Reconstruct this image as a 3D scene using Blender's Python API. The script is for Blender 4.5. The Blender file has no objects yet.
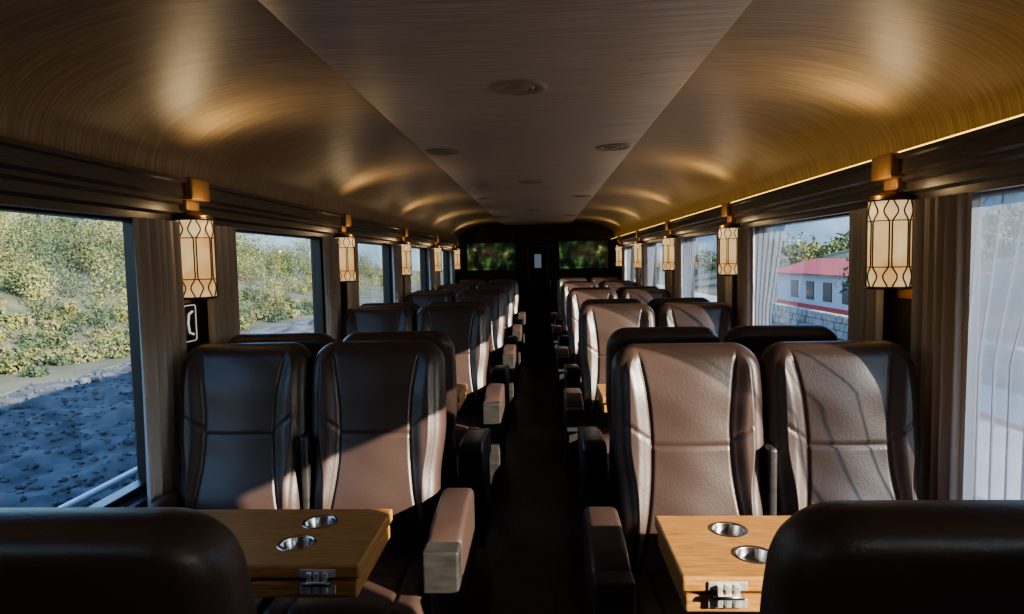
import bpy, bmesh, math, random
import numpy as np
from mathutils import Vector, Matrix
random.seed(7); np.random.seed(7)
S = bpy.context.scene
COL = S.collection
CZ = 1.52; P = 2.05; YB = -3.4; YE = 12.0
HW = 1.42

# ------------------------------------------------------------ materials
def newmat(name):
    m = bpy.data.materials.new(name); m.use_nodes = True
    nt = m.node_tree; b = nt.nodes['Principled BSDF']
    return m, nt, b
def pmat(name, col, rough=.5, metal=0., nscale=None, nstr=0., col2=None, bump=0., stretch=(1,1,1), spec=.5, coat=0., detail=6):
    m, nt, b = newmat(name)
    b.inputs['Base Color'].default_value = (*col, 1)
    b.inputs['Roughness'].default_value = rough
    b.inputs['Metallic'].default_value = metal
    b.inputs['Specular IOR Level'].default_value = spec
    b.inputs['Coat Weight'].default_value = coat
    if nscale:
        tc = nt.nodes.new('ShaderNodeTexCoord'); mp = nt.nodes.new('ShaderNodeMapping')
        mp.inputs['Scale'].default_value = stretch
        nz = nt.nodes.new('ShaderNodeTexNoise'); nz.inputs['Scale'].default_value = nscale
        nz.inputs['Detail'].default_value = detail
        nt.links.new(tc.outputs['Object'], mp.inputs[0]); nt.links.new(mp.outputs[0], nz.inputs['Vector'])
        if col2:
            cr = nt.nodes.new('ShaderNodeValToRGB')
            cr.color_ramp.elements[0].position = .35; cr.color_ramp.elements[1].position = .65
            cr.color_ramp.elements[0].color = (*col, 1); cr.color_ramp.elements[1].color = (*col2, 1)
            nt.links.new(nz.outputs['Fac'], cr.inputs[0]); nt.links.new(cr.outputs[0], b.inputs['Base Color'])
        if bump:
            bp = nt.nodes.new('ShaderNodeBump'); bp.inputs['Strength'].default_value = bump
            bp.inputs['Distance'].default_value = .01
            nt.links.new(nz.outputs['Fac'], bp.inputs['Height']); nt.links.new(bp.outputs[0], b.inputs['Normal'])
    return m
def emat(name, col, s):
    m, nt, b = newmat(name)
    b.inputs['Base Color'].default_value = (*col, 1)
    b.inputs['Emission Color'].default_value = (*col, 1)
    b.inputs['Emission Strength'].default_value = s
    return m

M_leather = pmat('leather_brown', (.056,.034,.028), .40, nscale=160, bump=.10, spec=.5)
M_shell = pmat('seat_shell_dark', (.02,.02,.024), .4)
M_cap = pmat('brushed_grey_wood', (.034,.031,.030), .42, .3, nscale=10, col2=(.056,.051,.048), stretch=(1,1,4), bump=.03)
M_oak = pmat('oak_honey', (.28,.12,.034), .35, nscale=14, col2=(.44,.22,.07), stretch=(1,14,14), bump=.05, spec=.5)
M_steel = pmat('polished_steel', (.6,.58,.55), .22, 1.)
M_steeld = pmat('dark_steel', (.12,.11,.11), .35, .9)
M_cornice = pmat('cornice_dark_wood', (.075,.063,.058), .33, nscale=20, col2=(.115,.098,.09), stretch=(10,1,10))
M_wall = pmat('wall_dark_panel', (.06,.044,.037), .4, nscale=12, col2=(.10,.074,.06), stretch=(10,10,1))
M_frame = pmat('window_frame_black', (.015,.015,.017), .35)
M_ceil = pmat('ceiling_veneer', (.34,.295,.25), .42, nscale=9, col2=(.54,.475,.40), stretch=(.35,14,6), bump=.04, spec=.4, detail=8)
M_cove = pmat('cove_veneer', (.26,.195,.125), .42, nscale=9, col2=(.45,.34,.22), stretch=(.5,14,.5), bump=.04, spec=.5, detail=8)
M_floor = pmat('floor_dark_planks', (.05,.042,.036), .3, nscale=8, col2=(.10,.08,.068), stretch=(12,.6,1), bump=.05)
M_curt = pmat('curtain_taupe', (.46,.425,.405), .85, nscale=300, bump=.2)
M_brass = pmat('bronze_metal', (.22,.13,.06), .35, .9)
M_bracket = pmat('bracket_walnut', (.30,.17,.08), .4, nscale=12, col2=(.42,.25,.12), stretch=(8,8,1))
M_vent = pmat('vent_grille_taupe', (.30,.26,.21), .5)
M_end = pmat('bulkhead_black', (.014,.012,.012), .3)
M_white = emat('sign_white_glow', (.8,.8,.8), .35)  # emission added so the white marks read brighter; the sign is no lamp
M_body = pmat('car_body_paint', (.03,.035,.04), .4)

def shade_mat():
    m, nt, b = newmat('sconce_shade_cream')
    b.inputs['Base Color'].default_value = (.8,.68,.48,1)
    tc = nt.nodes.new('ShaderNodeTexCoord'); nz = nt.nodes.new('ShaderNodeTexNoise')
    nz.inputs['Scale'].default_value = 9
    cr = nt.nodes.new('ShaderNodeValToRGB')
    cr.color_ramp.elements[0].position=.3; cr.color_ramp.elements[1].position=.7
    cr.color_ramp.elements[0].color=(.75,.40,.13,1); cr.color_ramp.elements[1].color=(1,.76,.42,1)
    nt.links.new(tc.outputs['Object'], nz.inputs['Vector']); nt.links.new(nz.outputs['Fac'], cr.inputs[0])
    nt.links.new(cr.outputs[0], b.inputs['Emission Color'])
    b.inputs['Emission Strength'].default_value = .55
    return m
M_shade = shade_mat()
def glass_mat():
    m = bpy.data.materials.new('window_glass'); m.use_nodes=True; nt=m.node_tree; nt.nodes.clear()
    o=nt.nodes.new('ShaderNodeOutputMaterial'); mx=nt.nodes.new('ShaderNodeMixShader')
    t=nt.nodes.new('ShaderNodeBsdfTransparent'); t.inputs[0].default_value=(.84,.92,.98,1)
    g=nt.nodes.new('ShaderNodeBsdfGlossy'); g.inputs['Roughness'].default_value=.02
    f=nt.nodes.new('ShaderNodeLayerWeight'); f.inputs[0].default_value=.5
    p=nt.nodes.new('ShaderNodeMath'); p.operation='POWER'; p.inputs[1].default_value=4.
    q=nt.nodes.new('ShaderNodeMath'); q.operation='MULTIPLY_ADD'; q.inputs[1].default_value=.8; q.inputs[2].default_value=.04
    nt.links.new(f.outputs['Facing'],p.inputs[0]); nt.links.new(p.outputs[0],q.inputs[0])
    nt.links.new(q.outputs[0],mx.inputs[0]); nt.links.new(t.outputs[0],mx.inputs[1]); nt.links.new(g.outputs[0],mx.inputs[2])
    nt.links.new(mx.outputs[0],o.inputs[0]); return m
M_glass = glass_mat()
def sheer_mat():
    m = bpy.data.materials.new('sheer_voile'); m.use_nodes=True; nt=m.node_tree; nt.nodes.clear()
    o=nt.nodes.new('ShaderNodeOutputMaterial'); mx=nt.nodes.new('ShaderNodeMixShader'); m2=nt.nodes.new('ShaderNodeMixShader')
    t=nt.nodes.new('ShaderNodeBsdfTransparent')
    d=nt.nodes.new('ShaderNodeBsdfDiffuse'); d.inputs[0].default_value=(.28,.30,.34,1)
    tr=nt.nodes.new('ShaderNodeBsdfTranslucent'); tr.inputs[0].default_value=(.14,.16,.20,1)
    m2.inputs[0].default_value=.6; mx.inputs[0].default_value=.60
    nt.links.new(d.outputs[0],m2.inputs[1]); nt.links.new(tr.outputs[0],m2.inputs[2])
    nt.links.new(t.outputs[0],mx.inputs[1]); nt.links.new(m2.outputs[0],mx.inputs[2])
    nt.links.new(mx.outputs[0],o.inputs[0]); return m
M_sheer = sheer_mat()

# ------------------------------------------------------------ helpers
def link(o, parent=None, loc=None, rot=None):
    COL.objects.link(o)
    if parent: o.parent = parent
    if loc is not None: o.location = loc
    if rot is not None: o.rotation_euler = rot
    return o
def empty(name, loc=(0,0,0), rot=(0,0,0)):
    e = bpy.data.objects.new(name, None); e.empty_display_size=.1
    return link(e, None, loc, rot)
def mesh(name, verts, faces, mat, smooth=False):
    me = bpy.data.meshes.new(name); me.from_pydata([tuple(v) for v in verts], [], faces); me.update()
    me.materials.append(mat)
    if smooth: me.polygons.foreach_set('use_smooth',[True]*len(me.polygons))
    return me
def boxmesh(name, boxes, mat, bevel=0., seg=2, smooth=False):
    bm = bmesh.new()
    for (x0,x1,y0,y1,z0,z1) in boxes:
        r = bmesh.ops.create_cube(bm, size=1)
        for v in r['verts']:
            v.co = Vector(((x0+x1)/2+v.co.x*(x1-x0),(y0+y1)/2+v.co.y*(y1-y0),(z0+z1)/2+v.co.z*(z1-z0)))
    if bevel: bmesh.ops.bevel(bm, geom=bm.edges[:], offset=bevel, segments=seg, profile=.5, affect='EDGES', clamp_overlap=True)
    me = bpy.data.meshes.new(name); bm.to_mesh(me); bm.free(); me.materials.append(mat)
    if smooth: me.polygons.foreach_set('use_smooth',[True]*len(me.polygons))
    return me
def obj(name, me, parent=None, loc=None, rot=None):
    return link(bpy.data.objects.new(name, me), parent, loc, rot)
def extrude_profile(name, pts, y0, y1, mat, smooth=False):
    n=len(pts); v=[(x,y0,z) for x,z in pts]+[(x,y1,z) for x,z in pts]
    f=[(i,(i+1)%n,n+(i+1)%n,n+i) for i in range(n)]+[tuple(range(n))[::-1],tuple(range(n,2*n))]
    me=mesh(name,v,f,mat)
    bm=bmesh.new(); bm.from_mesh(me); bmesh.ops.recalc_face_normals(bm,faces=bm.faces[:]); bm.to_mesh(me); bm.free()
    if smooth:
        me.polygons.foreach_set('use_smooth',[True]*len(me.polygons)); me.set_sharp_from_angle(angle=math.radians(35))
    return me
def curve_obj(name, pts, r, mat, parent=None, cyclic=False, loc=None):
    c=bpy.data.curves.new(name,'CURVE'); c.dimensions='3D'; c.bevel_depth=r; c.bevel_resolution=2
    sp=c.splines.new('POLY'); sp.points.add(len(pts)-1)
    for i,p in enumerate(pts): sp.points[i].co=(*p,1)
    sp.use_cyclic_u=cyclic; c.materials.append(mat)
    return link(bpy.data.objects.new(name,c),parent,loc)
def lathe(name, prof, mat, n=32, smooth=True):
    v=[];f=[]
    for r,z in prof:
        for i in range(n):
            a=2*math.pi*i/n; v.append((r*math.cos(a),r*math.sin(a),z))
    for j in range(len(prof)-1):
        for i in range(n):
            f.append((j*n+i,j*n+(i+1)%n,(j+1)*n+(i+1)%n,(j+1)*n+i))
    return mesh(name,v,f,mat,smooth)

# ------------------------------------------------------------ seat parts
def sm(t):
    t=max(0,min(1,t)); return t*t*(3-2*t)
def backrest_mesh():
    z0,z1=.42,1.225; Rt=.085; rt=.05
    zs=list(np.linspace(z0,z1-Rt,96))
    zs+= [z1-Rt+Rt*math.sin(a) for a in np.linspace(0,math.pi/2*.985,26)[1:]]
    verts=[];faces=[]; NF=116;NC=7;NB=16; ring=None
    for z in zs:
        w=.230+.020*sm((z-.72)/.2)-.004*sm((z-1.05)/.2); t=.068-.01*sm((z-.9)/.3)
        if z>z1-Rt:
            q=(z-(z1-Rt))/Rt; w-=Rt*(1-math.sqrt(max(0,1-q*q)))
        if z>z1-rt:
            q=(z-(z1-rt))/rt; t=max(.003,t*math.sqrt(max(0,1-q*q)))
        if z<z0+.03:
            q=1-(z-z0)/.03; t-=.02*q*q; w-=.01*q*q
        r=min(t*.9,.05)
        yc=.062+(z-z1)*.17 - .012*math.exp(-((z-1.08)/.09)**2) - .016*math.exp(-((z-.66)/.1)**2)
        pts=[]
        s=.128+.035*((z-.90)/.3)**2
        for i in range(NF):
            x=-(w-r)+2*(w-r)*i/(NF-1); ax=abs(x)
            d=0
            ed=sm((z1-z)/.08)
            bol=sm((ax-s)/.05)*sm((w-r*.2-ax)/.05+.5)
            d+=.020*bol*ed
            d+=.008*math.cos(min(1,ax/s)*math.pi/2)*ed
            g=.009*math.exp(-((ax-s)/.0042)**2)
            if ax<s: g=max(g,.009*math.exp(-((z-.90)/.005)**2))
            else: g=max(g,.007*math.exp(-((z-(.915+(ax-s)*.75))/.005)**2))
            d-=g*ed
            d+=.0013*math.sin(x*27+z*17)*math.sin(z*23+1.)*ed
            pts.append((x,-t-d))
        for k in range(1,NC+1):
            a=-math.pi/2+math.pi/2*k/(NC+1); pts.append((w-r+r*math.cos(a),-t+r+r*math.sin(a)))
        pts.append((w,0))
        for k in range(1,NC+1):
            a=math.pi/2*k/(NC+1); pts.append((w-r+r*math.cos(a),t-r+r*math.sin(a)))
        for i in range(NB):
            x=(w-r)-2*(w-r)*i/(NB-1); pts.append((x,t))
        for k in range(1,NC+1):
            a=math.pi/2+math.pi/2*k/(NC+1); pts.append((-(w-r)+r*math.cos(a),t-r+r*math.sin(a)))
        pts.append((-w,0))
        for k in range(1,NC+1):
            a=math.pi+math.pi/2*k/(NC+1); pts.append((-(w-r)+r*math.cos(a),-t+r+r*math.sin(a)))
        n=len(pts); base=len(verts)
        verts+=[(x,y+yc,z) for x,y in pts]
        if ring is not None:
            for i in range(n): faces.append((ring+i,ring+(i+1)%n,base+(i+1)%n,base+i))
        ring=base
    n=len(pts)
    faces.append(tuple(range(n))[::-1]); faces.append(tuple(range(ring,ring+n)))
    return mesh('backrest',verts,faces,M_leather,True)
ME_back=backrest_mesh()
def cushion_mesh():
    W=.24;y0=-.60;y1=-.085;zt=.50;zb=.34
    nx=70;ny=80;v=[];f=[]
    def edge(u,r):
        return 0 if u>=r else -(r-math.sqrt(max(0,r*r-(r-u)**2)))
    for j in range(ny+1):
        y=y0+(y1-y0)*(j/ny)
        for i in range(nx+1):
            x=-W+2*W*i/nx; ax=abs(x)
            z=zt+edge(W-ax,.04)+edge(y-y0,.075)+edge(y1-y,.03)
            z+=.010*math.cos(min(1,ax/.15)*math.pi/2)*sm((y-y0)/.1)
            z-=.009*math.exp(-((ax-.155)/.005)**2)*sm((y-y0)/.04)
            if ax<.155: z-=.008*math.exp(-((y+.34)/.005)**2)
            v.append((x,y,z))
    N=(nx+1)
    for j in range(ny):
        for i in range(nx): f.append((j*N+i,j*N+i+1,(j+1)*N+i+1,(j+1)*N+i))
    per=[i for i in range(N)]+[j*N+nx for j in range(1,ny+1)]+[ny*N+i for i in range(nx-1,-1,-1)]+[j*N for j in range(ny-1,0,-1)]
    b=len(v)
    for p in per: v.append((v[p][0]*.97,v[p][1]*.98-.01,zb))
    n=len(per)
    for k in range(n): f.append((per[(k+1)%n],per[k],b+k,b+(k+1)%n))
    f.append(tuple(range(b,b+n))[::-1])
    return mesh('seat_cushion',v,f,M_leather,True)
ME_cush=cushion_mesh()
ME_shell=boxmesh('seat_frame',[(-.225,.225,-.52,.02,.24,.335),(-.2,.2,-.45,.0,.10,.24),(-.23,.23,-.40,-.02,0,.09)],M_shell,.012)
def arm_mesh(wd,name,low):
    if low: pr=[(-.02,.52),(-.02,.675),(-.06,.70),(-.16,.70),(-.28,.692),(-.36,.68),(-.41,.655),(-.43,.62),(-.43,.56),(-.40,.51),(-.41,.36),(-.39,.20),(-.06,.20),(-.05,.45)]
    else: pr=[(-.02,.60),(-.02,.675),(-.06,.70),(-.16,.70),(-.28,.692),(-.36,.68),(-.41,.655),(-.43,.62),(-.40,.585),(-.10,.585)]
    n=len(pr); bm=bmesh.new()
    a=[bm.verts.new((-wd,y,z)) for y,z in pr]; b=[bm.verts.new((wd,y,z)) for y,z in pr]
    bm.faces.new(a); bm.faces.new(b[::-1])
    for i in range(n): bm.faces.new((a[i],b[i],b[(i+1)%n],a[(i+1)%n]))
    bmesh.ops.recalc_face_normals(bm,faces=bm.faces[:])
    bmesh.ops.bevel(bm,geom=bm.edges[:],offset=min(wd*.45,.02),segments=4,profile=.5,affect='EDGES',clamp_overlap=True)
    me=bpy.data.meshes.new(name); bm.to_mesh(me); bm.free(); me.materials.append(M_leather)
    me.polygons.foreach_set('use_smooth',[True]*len(me.polygons)); me.set_sharp_from_angle(angle=math.radians(50)); return me
ME_arm=arm_mesh(.056,'armrest_pad',True)
ME_arm2=arm_mesh(.022,'window_armrest_pad',False)
ME_cap=boxmesh('armrest_end_cap',[(-.055,.055,-.505,-.425,.525,.655),(-.042,.042,-.46,-.405,.14,.520)],M_cap,.008,3)
ME_mid=boxmesh('folded_center_armrest',[(-.014,.014,-.10,-.01,.60,.90)],M_cap,.01,3)
def seat(x,y,face,aisle,side,sx=1.):
    e=empty('passenger_seat',(x,y,0),(0,0,math.pi if face else 0))
    obj('backrest',ME_back,e); obj('seat_cushion',ME_cush,e); obj('seat_frame',ME_shell,e)
    s = -side if aisle else side
    if face: s=-s
    if aisle:
        obj('armrest_pad',ME_arm,e,(s*.30,0,0)); obj('armrest_end_cap',ME_cap,e,(s*.30,0,0))
    else:
        obj('armrest_pad',ME_arm2,e,(s*.238,0,0)); obj('folded_center_armrest',ME_mid,e,(-s*.252,0,0))
    e.scale=(sx,1,1)
    return e
FY={-1:2.41,1:2.22}; AY={-1:.465,1:.67}
for side in (-1,1):
    for k in range(-2,5):
        yb=FY[side]+P*k
        for aisle,xc in ((True,.55),(False,1.055)):
            seat(side*xc,yb,0,aisle,side)
            if yb+1.2<YE:
                xa=xc+.015 if side<0 else (.583 if aisle else 1.073)
                seat(side*xa,yb+AY[side],1,aisle,side,1. if side<0 else .965)

# ------------------------------------------------------------ tables
CUPSR=((.185,.275),(.205,.12)); CUPSL=((.19,.105),(.205,.25))
def table_top_mesh(cups):
    L=.80;D=.38
    o=obj('tmp_leaf',boxmesh('upper_leaf',[(0,L,0,D,.023,.060)],M_oak,.007,3))
    for i,(cx,cy) in enumerate(cups):
        cyl=lathe('c',[(.0,-.1),(.043,-.1),(.043,.2),(.0,.2)],M_steeld,40,False)
        bm=bmesh.new(); bm.from_mesh(cyl); bmesh.ops.remove_doubles(bm,verts=bm.verts[:],dist=1e-5); bmesh.ops.recalc_face_normals(bm,faces=bm.faces[:]); bm.to_mesh(cyl); bm.free()
        c=obj('tmp_cut',cyl,None,(cx,cy,0))
        md=o.modifiers.new('b','BOOLEAN'); md.object=c; md.operation='DIFFERENCE'; md.solver='EXACT'
    bpy.context.view_layer.update()
    dg=bpy.context.evaluated_depsgraph_get()
    me=bpy.data.meshes.new_from_object(o.evaluated_get(dg)); me.name='upper_leaf'
    for ob in [o]+[q for q in bpy.data.objects if q.name.startswith('tmp_cut')]: bpy.data.objects.remove(ob)
    me.materials.clear(); me.materials.append(M_oak)
    return me
ME_topR=table_top_mesh(CUPSR); ME_topL=table_top_mesh(CUPSL)
ME_low=boxmesh('lower_leaf',[(.008,.80,.006,.374,-.030,.013)],M_oak,.007,3)
ME_gap=boxmesh('leaf_gap_shade',[(.025,.78,.025,.355,.0125,.0235)],M_frame)  # black slab stands in for the shade in the slit between leaves
ME_cup=lathe('cup_holder_ring',[(.0,.0255),(.036,.0255),(.040,.030),(.0425,.058),(.044,.0615),(.050,.0622),(.052,.0602)],M_steel,40)
ME_latch=boxmesh('table_latch',[(-.045,.045,-.004,.001,-.014,.009),(-.045,.045,-.004,.001,.029,.050),(-.026,-.014,-.014,-.003,-.008,.044),(.014,.026,-.014,-.003,-.008,.044),(-.006,.006,-.014,-.003,-.008,.044),(-.026,.026,-.018,-.008,.012,.024)],pmat('satin_nickel',(.75,.72,.68),.45,.8),.0015)
ME_pin=lathe('latch_pin',[(0,-.035),(.006,-.035),(.006,.035),(0,.035)],M_steeld,12)
ME_leg=boxmesh('table_pedestal',[(.42,.50,-.03,.03,0.02,.66),(.33,.59,-.045,.045,0,.02),(.30,.62,-.04,.04,.66,.679)],M_steeld,.004)
def table(side,y):
    X=.385 if side>0 else .40
    if side<0:
        e=empty('folding_wood_table',(-X,y+.38,.71),(0,0,math.pi)); obj('upper_leaf',ME_topL,e); cups=CUPSL
    else:
        e=empty('folding_wood_table',(X,y,.71)); obj('upper_leaf',ME_topR,e); cups=CUPSR
    obj('lower_leaf',ME_low,e); obj('leaf_gap_shade',ME_gap,e)
    for cx,cy in cups: obj('cup_holder_ring',ME_cup,e,(cx,cy,0))
    for lx in (.105,.62):
        if side<0:
            obj('table_latch',ME_latch,e,(lx,.38,0),(0,0,math.pi)); obj('latch_pin',ME_pin,e,(lx,.394,.018),(0,math.pi/2,0))
        else:
            obj('table_latch',ME_latch,e,(lx,0,0)); obj('latch_pin',ME_pin,e,(lx,-.014,.018),(0,math.pi/2,0))
    obj('table_pedestal',ME_leg,e,(0,.32 if side<0 else .045,-.71))
for side in (-1,1):
    for k in range(-1,5):
        table(side,(1.58 if side<0 else 1.52)+P*k)

# ------------------------------------------------------------ shell
obj('floor',boxmesh('floor',[(-1.52,1.52,YB,YE+1.6,-.12,0)],M_floor))
ZS,ZT=.68,1.72
WIN={-1:[1.73+P*k for k in range(-2,5)],1:[1.53+P*k for k in range(-2,5)]}
WH=.73
for side,nm in ((-1,'left'),(1,'right')):
    bx=[]; a,b=(HW,1.52)
    if side<0: a,b=-1.52,-HW
    bx.append((a,b,YB,YE+1.6,-.9,ZS)); bx.append((a,b,YB,YE+1.6,ZT,2.4))
    edges=[YB]
    for c in WIN[side]: edges+=[c-WH,c+WH]
    edges.append(YE+1.6)
    for i in range(0,len(edges),2): bx.append((a,b,edges[i],edges[i+1],ZS,ZT))
    obj('wall_'+nm,boxmesh('wall_'+nm,bx,M_wall))
    s=side
    pr=[(1.419,1.70),(1.385,1.70),(1.385,1.725),(1.36,1.735),(1.36,1.765),(1.345,1.775),(1.345,1.79),(1.325,1.80),(1.325,1.845),(1.31,1.85),(1.31,1.865),(1.419,1.865)]
    obj('cornice_'+nm,extrude_profile('cornice_'+nm,[(s*x,z) for x,z in pr],YB,YE,M_cornice))
    cp=[(.60+.80*max(0,math.cos(t))**.84,1.866+.325*max(0,math.sin(t))**.84) for t in np.linspace(0,math.pi/2,36)]
    cp+= [(.60,2.26),(1.418,2.26),(1.418,1.866)]
    obj('ceiling_cove_'+nm,extrude_profile('cove_'+nm,[(s*x,z) for x,z in cp],YB,YE,M_cove,True))
    obj('trim_sill_'+nm,boxmesh('sill',[tuple(sorted((s*1.385,s*1.419)))+(YB,YE,.645,.678)],M_frame,.004))
    obj('baseboard_'+nm,boxmesh('bb',[tuple(sorted((s*1.40,s*1.419)))+(YB,YE,0.001,.12)],M_frame,.004))
cen=[(-.615,2.168),(-.60,2.160),(-.3,2.150),(0,2.147),(.3,2.150),(.60,2.160),(.615,2.168),(.615,2.205),(-.615,2.205)]
obj('ceiling',extrude_profile('ceiling',cen,YB,YE,M_ceil,True))
obj('roof_exterior',boxmesh('roof',[(-1.52,1.52,YB,YE+1.6,2.4,2.6)],M_body,.05))
obj('wall_back',boxmesh('wall_back',[(-1.52,1.52,YB-.1,YB,-.9,2.4)],M_end))

n=0
for side in (-1,1):
    for c in WIN[side]:
        n+=1
        e=empty('window_%d'%n,(side*1.47,c,0))
        x0,x1=-.03,.03
        t=.028
        obj('frame',boxmesh('frame',[(x0,x1,-WH+.001,-WH+t,ZS+.001,ZT-.001),(x0,x1,WH-t,WH-.001,ZS+.001,ZT-.001),(x0,x1,-WH+t,WH-t,ZS+.001,ZS+t),(x0,x1,-WH+t,WH-t,ZT-t,ZT-.001)],M_frame,.004),e)
        obj('glass',mesh('glass',[(0,-WH+t,ZS+t),(0,WH-t,ZS+t),(0,WH-t,ZT-t),(0,-WH+t,ZT-t)],[(0,1,2,3)],M_glass),e)

def curtain_mesh(y0,y1,z0,z1,amp,waves,mat,seed=0,nz=24,drape=0.):
    rnd=random.Random(seed); ph=[rnd.uniform(0,6.28) for _ in range(5)]
    n=waves*14;v=[];f=[]
    for j in range(nz+1):
        z=z1+(z0-z1)*j/nz; q=j/nz
        ya=y0+drape*min(1,q/.45)
        for i in range(n+1):
            u=i/n
            x=amp*(math.sin(u*waves*2*math.pi+ph[0]+.5*math.sin(q*2+ph[1]))*(.75+.25*math.sin(u*9+ph[2])))+amp*.25*math.sin(u*waves*4.3*math.pi+ph[3]+q)
            y=ya+(y1-ya)*u+.010*math.sin(q*3+ph[4])*q + (y1-y0)*.03*math.sin(u*waves*2*math.pi+q)
            v.append((x,y,z))
    for j in range(nz):
        for i in range(n): f.append((j*(n+1)+i,j*(n+1)+i+1,(j+1)*(n+1)+i+1,(j+1)*(n+1)+i))
    return mesh('curtain',v,f,mat,True)
for side in (-1,1):
    for i,c in enumerate(WIN[side]):
        far=curtain_mesh(c+.525,c+.81,.50,1.698,.020,5,M_curt,i*7+side)
        near=curtain_mesh(c-1.03,c-.745,.50,1.698,.020,5,M_curt,i*11+side)
        obj('window_curtain',far,None,(side*1.356,0,0)); obj('window_curtain',near,None,(side*1.356,0,0))
        if side>0:
            obj('sheer_curtain',curtain_mesh(c+.10,c+WH-.03,.60,1.695,.0045,6,M_sheer,i*5,drape=.20),None,(side*1.398,0,0))

# sconces & brackets
def sconce(side,y):
    e=empty('wall_sconce',(side*HW,y,0))
    s=-side
    obj('bracket',boxmesh('bracket',[tuple(sorted((s*.0,s*.125)))+(-.07,.07,1.785,1.872),tuple(sorted((s*.0,s*.09)))+(-.05,.05,1.745,1.785)],M_bracket,.006),e)
    obj('back_plate',boxmesh('back_plate',[tuple(sorted((0,s*.012)))+(-.085,.085,1.35,1.78)],M_bracket,.003),e)
    R=.070; cx=s*.088; z0,z1=1.395,1.71
    obj('shade',lathe('shade',[(R*.92,z0),(R,z0+.005),(R,z1-.005),(R*.92,z1)],M_shade,32),e,(cx,0,0))
    for z in (z0,z1,z0+.075,z1-.075):
        curve_obj('shade_rim',[(cx+(R+.003)*math.cos(a),(R+.003)*math.sin(a),z) for a in np.linspace(0,2*math.pi,32,endpoint=False)],.005 if z in (z0,z1) else .002,M_steeld,e,True)
    obj('shade_cap',lathe('cap',[(0,z1+.03),(.03,z1+.03),(.070,z1+.014),(.076,z1+.0),(0,z1+.001)],M_brass,24),e,(cx,0,0))
    nw=7; hp=2*math.pi/nw/2*.86
    prof=[(0,.9),(.13,.35),(.26,1),(.74,1),(.87,.35),(1,.9)]
    for k in range(nw):
        for sg in (1,-1):
            pts=[]
            for t in np.linspace(0,1,34):
                for (ta,va),(tb,vb) in zip(prof,prof[1:]):
                    if ta<=t<=tb+1e-9: val=va+(vb-va)*sm((t-ta)/(tb-ta)); break
                a=2*math.pi*k/nw+.25+sg*hp*val
                pts.append((cx+(R+.004)*math.cos(a),(R+.004)*math.sin(a),z0+(z1-z0)*t))
            curve_obj('lattice_wire',pts,.0026,M_steeld,e)
    for z in (z0+.02,z1-.02):
        obj('arm',boxmesh('arm',[tuple(sorted((s*.01,s*.02)))+(-.02,.02,z-.01,z+.01)],M_steeld),e)
    l=bpy.data.lights.new('uplight','SPOT'); l.energy=3.8; l.color=(1,.74,.42); l.spot_size=math.radians(160); l.spot_blend=1.; l.shadow_soft_size=.06
    lo=bpy.data.objects.new('uplight',l); link(lo,e,(s*.17,0,1.885))
    d=Vector((s*1.0,0,1)); lo.rotation_euler=d.to_track_quat('-Z','Y').to_euler()
    l=bpy.data.lights.new('lamp_glow','POINT'); l.energy=.28; l.color=(1,.68,.35); l.shadow_soft_size=.015
    lo=bpy.data.objects.new('lamp_glow',l); link(lo,e,(s*.175,-.03,1.75))
for side in (-1,1):
    for c in WIN[side]: sconce(side,c+WH+(.17 if side<0 else .21))

obj('led_strip_light',boxmesh('led',[(1.322,1.340,YB,YE-.05,1.866,1.873)],emat('led_warm',(1,.62,.13),2.2)))

pl=empty('phone_pictogram_sign',(-1.408,2.695,1.285))
obj('plate',boxmesh('plate',[(-.010,.002,-.052,.052,-.085,.085)],M_frame,.002),pl)
def ring_rect(w,h,r,n=6):
    pts=[]
    for cx,cy,a0 in ((w-r,h-r,0),(-w+r,h-r,90),(-w+r,-h+r,180),(w-r,-h+r,270)):
        for k in range(n+1):
            a=math.radians(a0+90*k/n); pts.append((.004,cx+r*math.cos(a),cy+r*math.sin(a)))
    return pts
curve_obj('outline',ring_rect(.045,.075,.012),.0022,M_white,pl,True)
curve_obj('handset',[(.004,.018,.048),(.004,-.010,.038),(.004,-.018,.0),(.004,-.010,-.038),(.004,.020,-.048)],.005,M_white,pl)

def vent(x,y,z):
    e=empty('ceiling_vent',(x,y,z))
    obj('rim',lathe('rim',[(.055,-.001),(.06,-.006),(.088,-.009),(.10,-.006),(.105,.004)],M_vent,40),e)
    obj('grille',lathe('grille',[(0,-.010),(.03,-.010),(.034,-.004),(.04,-.004),(.044,-.010),(.05,-.010),(.056,-.001)],M_vent,40),e)
for k in range(-2,5):
    vent(0,2.45+k*2.9,2.148) if 2.45+k*2.9<YE-.3 and 2.45+k*2.9>YB+.3 else None
    yy=3.85+k*2.9
    if YB+.3<yy<YE-.3:
        vent(-.49,yy,2.156); vent(.49,yy,2.156)

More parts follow.
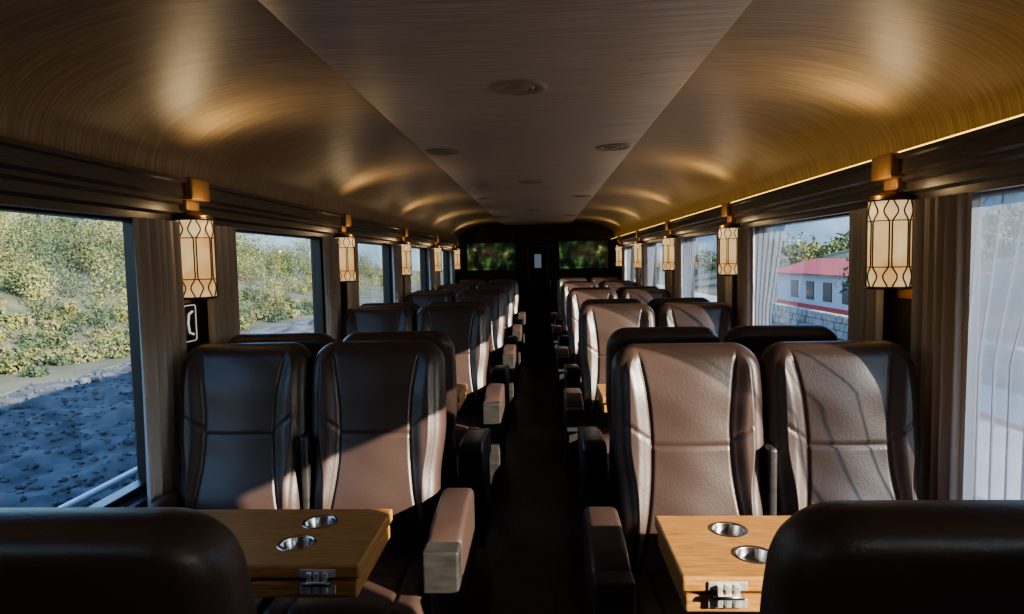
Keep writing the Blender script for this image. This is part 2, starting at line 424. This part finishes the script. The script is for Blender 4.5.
# ------------------------------------------------------------ end bulkhead
ew=[(-1.419,-.40,YE,YE+.1,0,2.4),(.40,1.419,YE,YE+.1,0,2.4),(-.40,.40,YE,YE+.1,2.02,2.4)]
obj('wall_end',boxmesh('wall_end',ew,M_end))
obj('wall_vestibule',boxmesh('wall_vestibule',[(-1.52,1.52,YE+1.5,YE+1.6,-.9,2.4),(-.42,-.40,YE+.1,YE+1.5,0,2.1),(.40,.42,YE+.1,YE+1.5,0,2.1),(-.42,.42,YE+.1,YE+1.5,2.1,2.12)],M_end))
d=empty('door_1',(0,YE+.05,0))
obj('leaf',boxmesh('leaf',[(-.395,-.16,-.02,.02,.01,2.0),(.16,.395,-.02,.02,.01,2.0),(-.16,.16,-.02,.02,.01,1.1),(-.16,.16,-.02,.02,1.75,2.0)],M_end,.003),d)
obj('pane',mesh('pane',[(-.16,0,1.1),(.16,0,1.1),(.16,0,1.75),(-.16,0,1.75)],[(0,1,2,3)],M_glass),d)
obj('window_trim',boxmesh('wt',[(-.18,-.16,-.03,-.02,1.08,1.77),(.16,.18,-.03,-.02,1.08,1.77),(-.16,.16,-.03,-.02,1.08,1.10),(-.16,.16,-.03,-.02,1.75,1.77)],M_steeld,.002),d)
obj('handle',boxmesh('handle',[(.22,.24,-.06,-.03,.95,1.15),(.22,.24,-.04,-.018,.96,.98),(.22,.24,-.04,-.018,1.12,1.14)],M_steel,.003),d)
dl=empty('door_pane_backlight',(0,YE+1.45,1.5))  # glowing panel added behind the door so its pane looks bright
obj('glow_panel',boxmesh('glow_panel',[(-.07,.07,0,.03,-.14,.14)],emat('pane_glow',(.75,.85,1),.12),.01),dl)
obj('bezel',boxmesh('bezel',[(-.09,.09,.028,.049,-.16,.16)],M_steeld,.005),dl)
def tvmat():
    m,nt,b=newmat('tv_landscape_picture')
    tc=nt.nodes.new('ShaderNodeTexCoord'); nz=nt.nodes.new('ShaderNodeTexNoise'); nz.inputs['Scale'].default_value=6; nz.inputs['Detail'].default_value=8
    cr=nt.nodes.new('ShaderNodeValToRGB'); e=cr.color_ramp.elements
    e[0].position=.45; e[0].color=(.004,.008,.006,1); e[1].position=.75; e[1].color=(.45,.30,.10,1)
    x=e.new(.56); x.color=(.02,.05,.02,1); x=e.new(.66); x.color=(.10,.18,.05,1)
    nt.links.new(tc.outputs['Object'],nz.inputs['Vector']); nt.links.new(nz.outputs['Fac'],cr.inputs[0])
    nt.links.new(cr.outputs[0],b.inputs['Emission Color']); b.inputs['Emission Strength'].default_value=.6
    b.inputs['Base Color'].default_value=(.01,.01,.01,1); b.inputs['Roughness'].default_value=.1
    return m
M_tv=tvmat()
for s in (-1,1):
    t=empty('wall_television',(s*.83,YE-.06,1.60))
    obj('bezel',boxmesh('bezel',[(-.46,.46,0,.055,-.27,.27)],M_frame,.008),t)
    obj('screen',boxmesh('screen',[(-.435,.435,-.003,.001,-.245,.245)],M_tv),t)

# ------------------------------------------------------------ outdoors
M_hill=pmat('hillside_scrub',(.05,.055,.025),.95,nscale=.5,col2=(.12,.11,.055),detail=14)
M_rock=pmat('ballast_rock',(.03,.034,.038),.95,nscale=1.6,col2=(.10,.10,.10),detail=14,bump=.8)
M_pave=pmat('pale_paving',(.26,.25,.235),.9,nscale=.8,col2=(.36,.345,.32),detail=10)
M_leaf=pmat('foliage',(.05,.07,.022),.8,nscale=.5,col2=(.19,.18,.05),detail=4)
M_leaf2=pmat('foliage_dark',(.025,.045,.022),.8,nscale=.5,col2=(.06,.08,.035),detail=4)
M_leaf3=pmat('foliage_olive',(.09,.09,.035),.8,nscale=.5,col2=(.19,.165,.07),detail=4)
M_trunk=pmat('bark',(.12,.08,.05),.9)
M_mtn=pmat('far_mountain_hazed',(.10,.15,.18),1.,nscale=.05,col2=(.16,.21,.24),detail=12,spec=0)  # lighter blue put into the colour in place of distance haze
def terrain(name,x0,x1,y0,y1,nx,ny,fn,mat):
    xs=np.linspace(x0,x1,nx);ys=np.linspace(y0,y1,ny);v=[];f=[]
    for y in ys:
        for x in xs: v.append((x,y,fn(x,y)))
    for j in range(ny-1):
        for i in range(nx-1): f.append((j*nx+i,j*nx+i+1,(j+1)*nx+i+1,(j+1)*nx+i))
    return obj(name,mesh(name,v,f,mat,True))
from mathutils import noise as mn
def nz2(x,y,s,seed=0): return mn.noise(Vector((x*s,y*s,seed)))
def hL(x,y):
    d=-x
    h=-1.35
    if d>13: h+= (d-13)*.225*max(.25,1-.008*max(0,y-20))*sm((d-13)/10)
    h+= nz2(x,y,.05,3)*max(0,min(3,(d-14)*.12))
    if d<13: h+=nz2(x,y,.8,5)*.12*sm((d-4)/4)+ (nz2(x,y,1.6,9)*.22+nz2(x,y,4,2)*.08)*sm((d-2.5)/2)*sm((13-d)/2)
    return h
terrain('ground_left',-85,-12.5,-40,170,90,160,hL,M_hill)
terrain('ballast_left',-12.5,-1.6,-15,60,80,420,hL,M_rock)
bm=bmesh.new(); bmesh.ops.create_icosphere(bm,subdivisions=1,radius=1); iv=np.array([v.co[:] for v in bm.verts]); ifc=[[v.index for v in f.verts] for f in bm.faces]; bm.free()
V=[];F=[]
for _ in range(6500):
    x=-random.uniform(2.6,12.4); y=random.uniform(-1,26); r=random.uniform(.02,.06)*(2.5 if random.random()<.03 else 1)
    sc=np.array([r*random.uniform(.7,1.4),r*random.uniform(.7,1.4),r*random.uniform(.5,.9)])
    pv=(iv+np.random.uniform(-.22,.22,iv.shape))*sc; a=random.uniform(0,6.28)
    c_,s_=math.cos(a),math.sin(a); pv=pv@np.array([[c_,-s_,0],[s_,c_,0],[0,0,1]])+np.array([x,y,hL(x,y)+r*.3])
    b=len(V); V+=pv.tolist(); F+=[[q+b for q in f] for f in ifc]
obj('ballast_stones',mesh('ballast_stones',V,F,M_rock))
def hR(x,y):
    h=-1.35
    if x>12: h+=(x-12)*.20*sm((x-12)/10)*max(.3,1-.006*max(0,y-20))+nz2(x,y,.06,8)*2*sm((x-12)/20)
    return h
terrain('ground_right',1.6,80,-40,170,80,120,hR,M_hill)
terrain('paving_right',1.6,9.5,-30,120,4,30,lambda x,y:-1.32,M_pave)
terrain('road_right',10.5,12.5,-30,120,4,30,lambda x,y:-1.31,M_pave)
def mtn(name,fn,pts_dist,a0,a1):
    v=[];f=[];N=160
    for i in range(N+1):
        a=math.radians(a0+(a1-a0)*i/N)
        hh=fn(math.degrees(a))
        for q,(dd,hf) in enumerate(((pts_dist*.75,-5),(pts_dist*.85,.45),(pts_dist*.93,.8),(pts_dist,1.))):
            z=-5 if hf==-5 else hh*hf
            v.append((dd*math.sin(a),dd*math.cos(a),z+nz2(a*20,q,1.3,q)*hh*.12))
    for i in range(N):
        for q in range(3): f.append((i*4+q,(i+1)*4+q,(i+1)*4+q+1,i*4+q+1))
    obj(name,mesh(name,v,f,M_mtn,True))
mtn('mountain_range',lambda a:400*(.10+.05*mn.noise(Vector((a*.06,0,1)))+.03*mn.noise(Vector((a*.25,3,1)))),400,-100,110)

def foliage(name,items,mats,leafsize,nleaf):
    V=[];MI=[]
    for (x,y,z,rx,rz) in items:
        n=int(nleaf*(1 if abs(x)<25 else .7)*min(1.6,max(.6,rx)))
        d=np.random.normal(size=(n,3)); d/=np.linalg.norm(d,axis=1)[:,None]
        r=np.random.uniform(.55,1.05,size=(n,1))
        lump=1+.25*np.sin(d[:,0:1]*5+x)+.2*np.sin(d[:,1:2]*6+y)
        c=d*r*lump*np.array([rx,rx,rz])+np.array([x,y,z])
        a=np.random.normal(size=(n,3)); a/=np.linalg.norm(a,axis=1)[:,None]
        b=np.cross(a,d+.01*np.random.normal(size=(n,3))); b/=np.linalg.norm(b,axis=1)[:,None]
        s=np.random.uniform(.5,1.2,size=(n,1))*leafsize*(1 if abs(x)<25 else 1.4)
        quad=np.stack([c-a*s,c-b*s*.5,c+a*s,c+b*s*.5],axis=1)
        V.append(quad.reshape(-1,3)); MI+= [random.choices(range(len(mats)),weights=[2,1.8,.8][:len(mats)])[0]]*n
    V=np.concatenate(V); nf=len(V)//4
    me=bpy.data.meshes.new(name); me.vertices.add(len(V)); me.vertices.foreach_set('co',V.astype(np.float32).ravel())
    me.loops.add(len(V)); me.loops.foreach_set('vertex_index',np.arange(len(V),dtype=np.int32))
    me.polygons.add(nf); me.polygons.foreach_set('loop_start',np.arange(0,len(V),4,dtype=np.int32))
    for m in mats: me.materials.append(m)
    me.polygons.foreach_set('material_index',np.array(MI,dtype=np.int32))
    me.update(calc_edges=True); me.validate()
    return me
items=[]
for _ in range(1500):
    d_=17.5+58*random.random()**1.2; x=-d_; y=-3+105*random.random()**1.2; r=random.uniform(.5,1.7)*(.55 if d_<23 else 1)
    items.append((x,y,hL(x,y)+r*.8,r,r*random.uniform(.8,1.8)))
for _ in range(420):
    x=-random.uniform(13.4,20); y=random.uniform(-3,45); r=random.uniform(.15,.42)
    items.append((x,y,hL(x,y)+r*.4,r*1.3,r*.8))
for _ in range(110):
    d_=random.uniform(24,66); x=-d_; y=-3+90*random.random()**1.2; r=random.uniform(1.1,2.0); h=hL(x,y)
    items.append((x,y,h+r*1.6,r,r*1.3)); items.append((x+.4,y+.5,h+r*2.6,r*.65,r*.9))
obj('hillside_shrubs',foliage('hillside_shrubs',items,[M_leaf,M_leaf2,M_leaf3],.075,450))
TREES=[(12.8,25,5.0,M_leaf2,1.3),(14.5,13.5,4.2,M_leaf2,1.5),(15.5,17.5,5.5,M_leaf,1.6),(15,8,4.5,M_leaf2,1.6)]
items=[]
while len(items)<200:
    x=random.uniform(20,60); y=random.uniform(-10,120); r=random.uniform(.7,1.8)
    items.append((x,y,hR(x,y)+r*.5,r,r*.9))
obj('roadside_shrubs',foliage('roadside_shrubs',items,[M_leaf2,M_leaf],.2,300))
def tree(x,y,h,mat,rx=1.3):
    zb=hR(x,y)-.02
    e=empty('roadside_tree',(x,y,zb))
    obj('trunk',lathe('trunk',[(.16,0),(.11,h*.5),(.04,h)],M_trunk,10),e)
    its=[]
    for k in range(16):
        q=.3+.7*k/15; a=k*2.4; rr=rx*(1.15-q)
        its.append((math.cos(a)*rr*.7,math.sin(a)*rr*.7,h*q,rr*.6+.15,.45))
    obj('foliage',foliage('foliage',its,[mat],.12,420),e)
    for k in range(8):
        a=k*2.4; q=.35+.07*k; rr=rx*(1.1-q)
        curve_obj('branch',[(0,0,h*q-.15),(math.cos(a)*rr*.8,math.sin(a)*rr*.8,h*q)],.03,M_trunk,e)
for t in TREES: tree(*t)

gr=empty('trackside_railing',(0,0,0))
M_rail=pmat('rail_galvanised',(.55,.6,.65),.4,.3)
curve_obj('top_rail',[(-3.45,-10,-.22),(-3.45,60,-.22)],.03,M_rail,gr)
curve_obj('mid_rail',[(-3.45,-10,-.75),(-3.45,60,-.75)],.025,M_rail,gr)
for k in range(24): curve_obj('post',[(-3.45,-9+2.6*k,-1.4),(-3.45,-9+2.6*k,-.22)],.03,M_rail,gr)
M_kerb=pmat('kerb_red',(.45,.04,.03),.7)
fe=empty('chain_link_fence',(5.0,0,-1.32))
curve_obj('top_rail',[(0,-4,1.0),(0,60,1.0)],.04,M_kerb,fe)
curve_obj('bottom_rail',[(0,-4,.05),(0,60,.05)],.02,M_rail,fe)
for k in range(22): curve_obj('post',[(0,-4+3*k,0),(0,-4+3*k,1.0)],.03,M_kerb,fe)
V=[];F=[]
for k in range(330):
    for sg in (1,-1):
        ya=-4.+k*.11; yb_=ya+sg*.95
        w_=.0045; b=len(V)
        V+=[(w_,ya,.05),(-w_,ya,.05),(-w_,yb_,1.),(w_,yb_,1.),(0,ya-w_,.05),(0,ya+w_,.05),(0,yb_+w_,1.),(0,yb_-w_,1.)]
        F+=[(b,b+1,b+2,b+3),(b+4,b+5,b+6,b+7)]
obj('wire_mesh',mesh('wire_mesh',V,F,M_rail),fe)
M_stone=pmat('stone',(.20,.18,.155),.95,nscale=3,col2=(.34,.31,.27))
sw=[]
for i in range(90):
    for j in range(3):
        y=-6+i*.42+(.2 if j%2 else 0); sw.append((10.1+random.uniform(-.03,.03),10.45,y,y+.40,-1.34+j*.26,-1.34+j*.26+.25))
obj('dry_stone_wall',boxmesh('dry_stone_wall',sw,M_stone,.03))
bl=empty('station_building',(15.6,33,-1.3))
M_ww=pmat('whitewash',(.42,.42,.42),.8)
obj('walls',boxmesh('walls',[(-2.2,2.2,-5,5,-.3,1.9)],M_ww),bl)
obj('roof',mesh('roof',[(-2.7,-5.4,1.9),(2.7,-5.4,1.9),(2.7,5.4,1.9),(-2.7,5.4,1.9),(0,-5.4,2.6),(0,5.4,2.6)],[(0,1,4),(1,2,5,4),(2,3,5),(3,0,4,5),(3,2,1,0)],M_kerb),bl)
obj('windows',boxmesh('windows',[(-2.23,-2.19,-4+2*k,-3.1+2*k,.6,1.5) for k in range(4)]+[(-1.9,-1.1,-5.03,-4.98,.6,1.5),(-.3,.6,-5.03,-4.98,.0,1.5)],M_frame),bl)
obj('red_band',boxmesh('red_band',[(-2.24,-2.19,-5,5,.0,.35),(-2.2,2.2,-5.04,-4.99,0,.35)],M_kerb),bl)

# ------------------------------------------------------------ light
el=math.radians(19); az=math.radians(60)
dirv=Vector((-math.sin(az)*math.cos(el),math.cos(az)*math.cos(el),-math.sin(el)))
sl=bpy.data.lights.new('sun','SUN'); sl.energy=16.; sl.color=(1,.85,.66); sl.angle=math.radians(.6)
so=bpy.data.objects.new('sun',sl); link(so,None,(30,-20,20)); so.rotation_euler=dirv.to_track_quat('-Z','Y').to_euler()
w=bpy.data.worlds.new('world'); S.world=w; w.use_nodes=True; nt=w.node_tree
bg=nt.nodes['Background']; sk=nt.nodes.new('ShaderNodeTexSky'); sk.sky_type='NISHITA'; sk.sun_disc=False
sk.sun_elevation=el; sk.sun_rotation=math.atan2(-dirv.x,-dirv.y); sk.air_density=1.3; sk.dust_density=.8
tint=nt.nodes.new('ShaderNodeMixRGB'); tint.blend_type='MULTIPLY'; tint.inputs[0].default_value=1; tint.inputs[2].default_value=(.74,.90,1.2,1)
nt.links.new(sk.outputs[0],tint.inputs[1]); nt.links.new(tint.outputs[0],bg.inputs[0]); bg.inputs[1].default_value=.5

# ------------------------------------------------------------ camera
cam=bpy.data.cameras.new('camera'); cam.lens=36*661/1024; cam.clip_start=.02; cam.clip_end=2000
co=bpy.data.objects.new('camera',cam); COL.objects.link(co); S.camera=co
R=Matrix.Rotation(math.radians(2.6),4,'Z')@Matrix.Rotation(math.radians(90-4.02),4,'X')@Matrix.Rotation(math.radians(-1.15),4,'Z')
co.matrix_world=Matrix.Translation((.067,0,CZ))@R
S.view_settings.view_transform='AgX'
S.view_settings.look='AgX - Medium High Contrast'
S.view_settings.exposure=.48
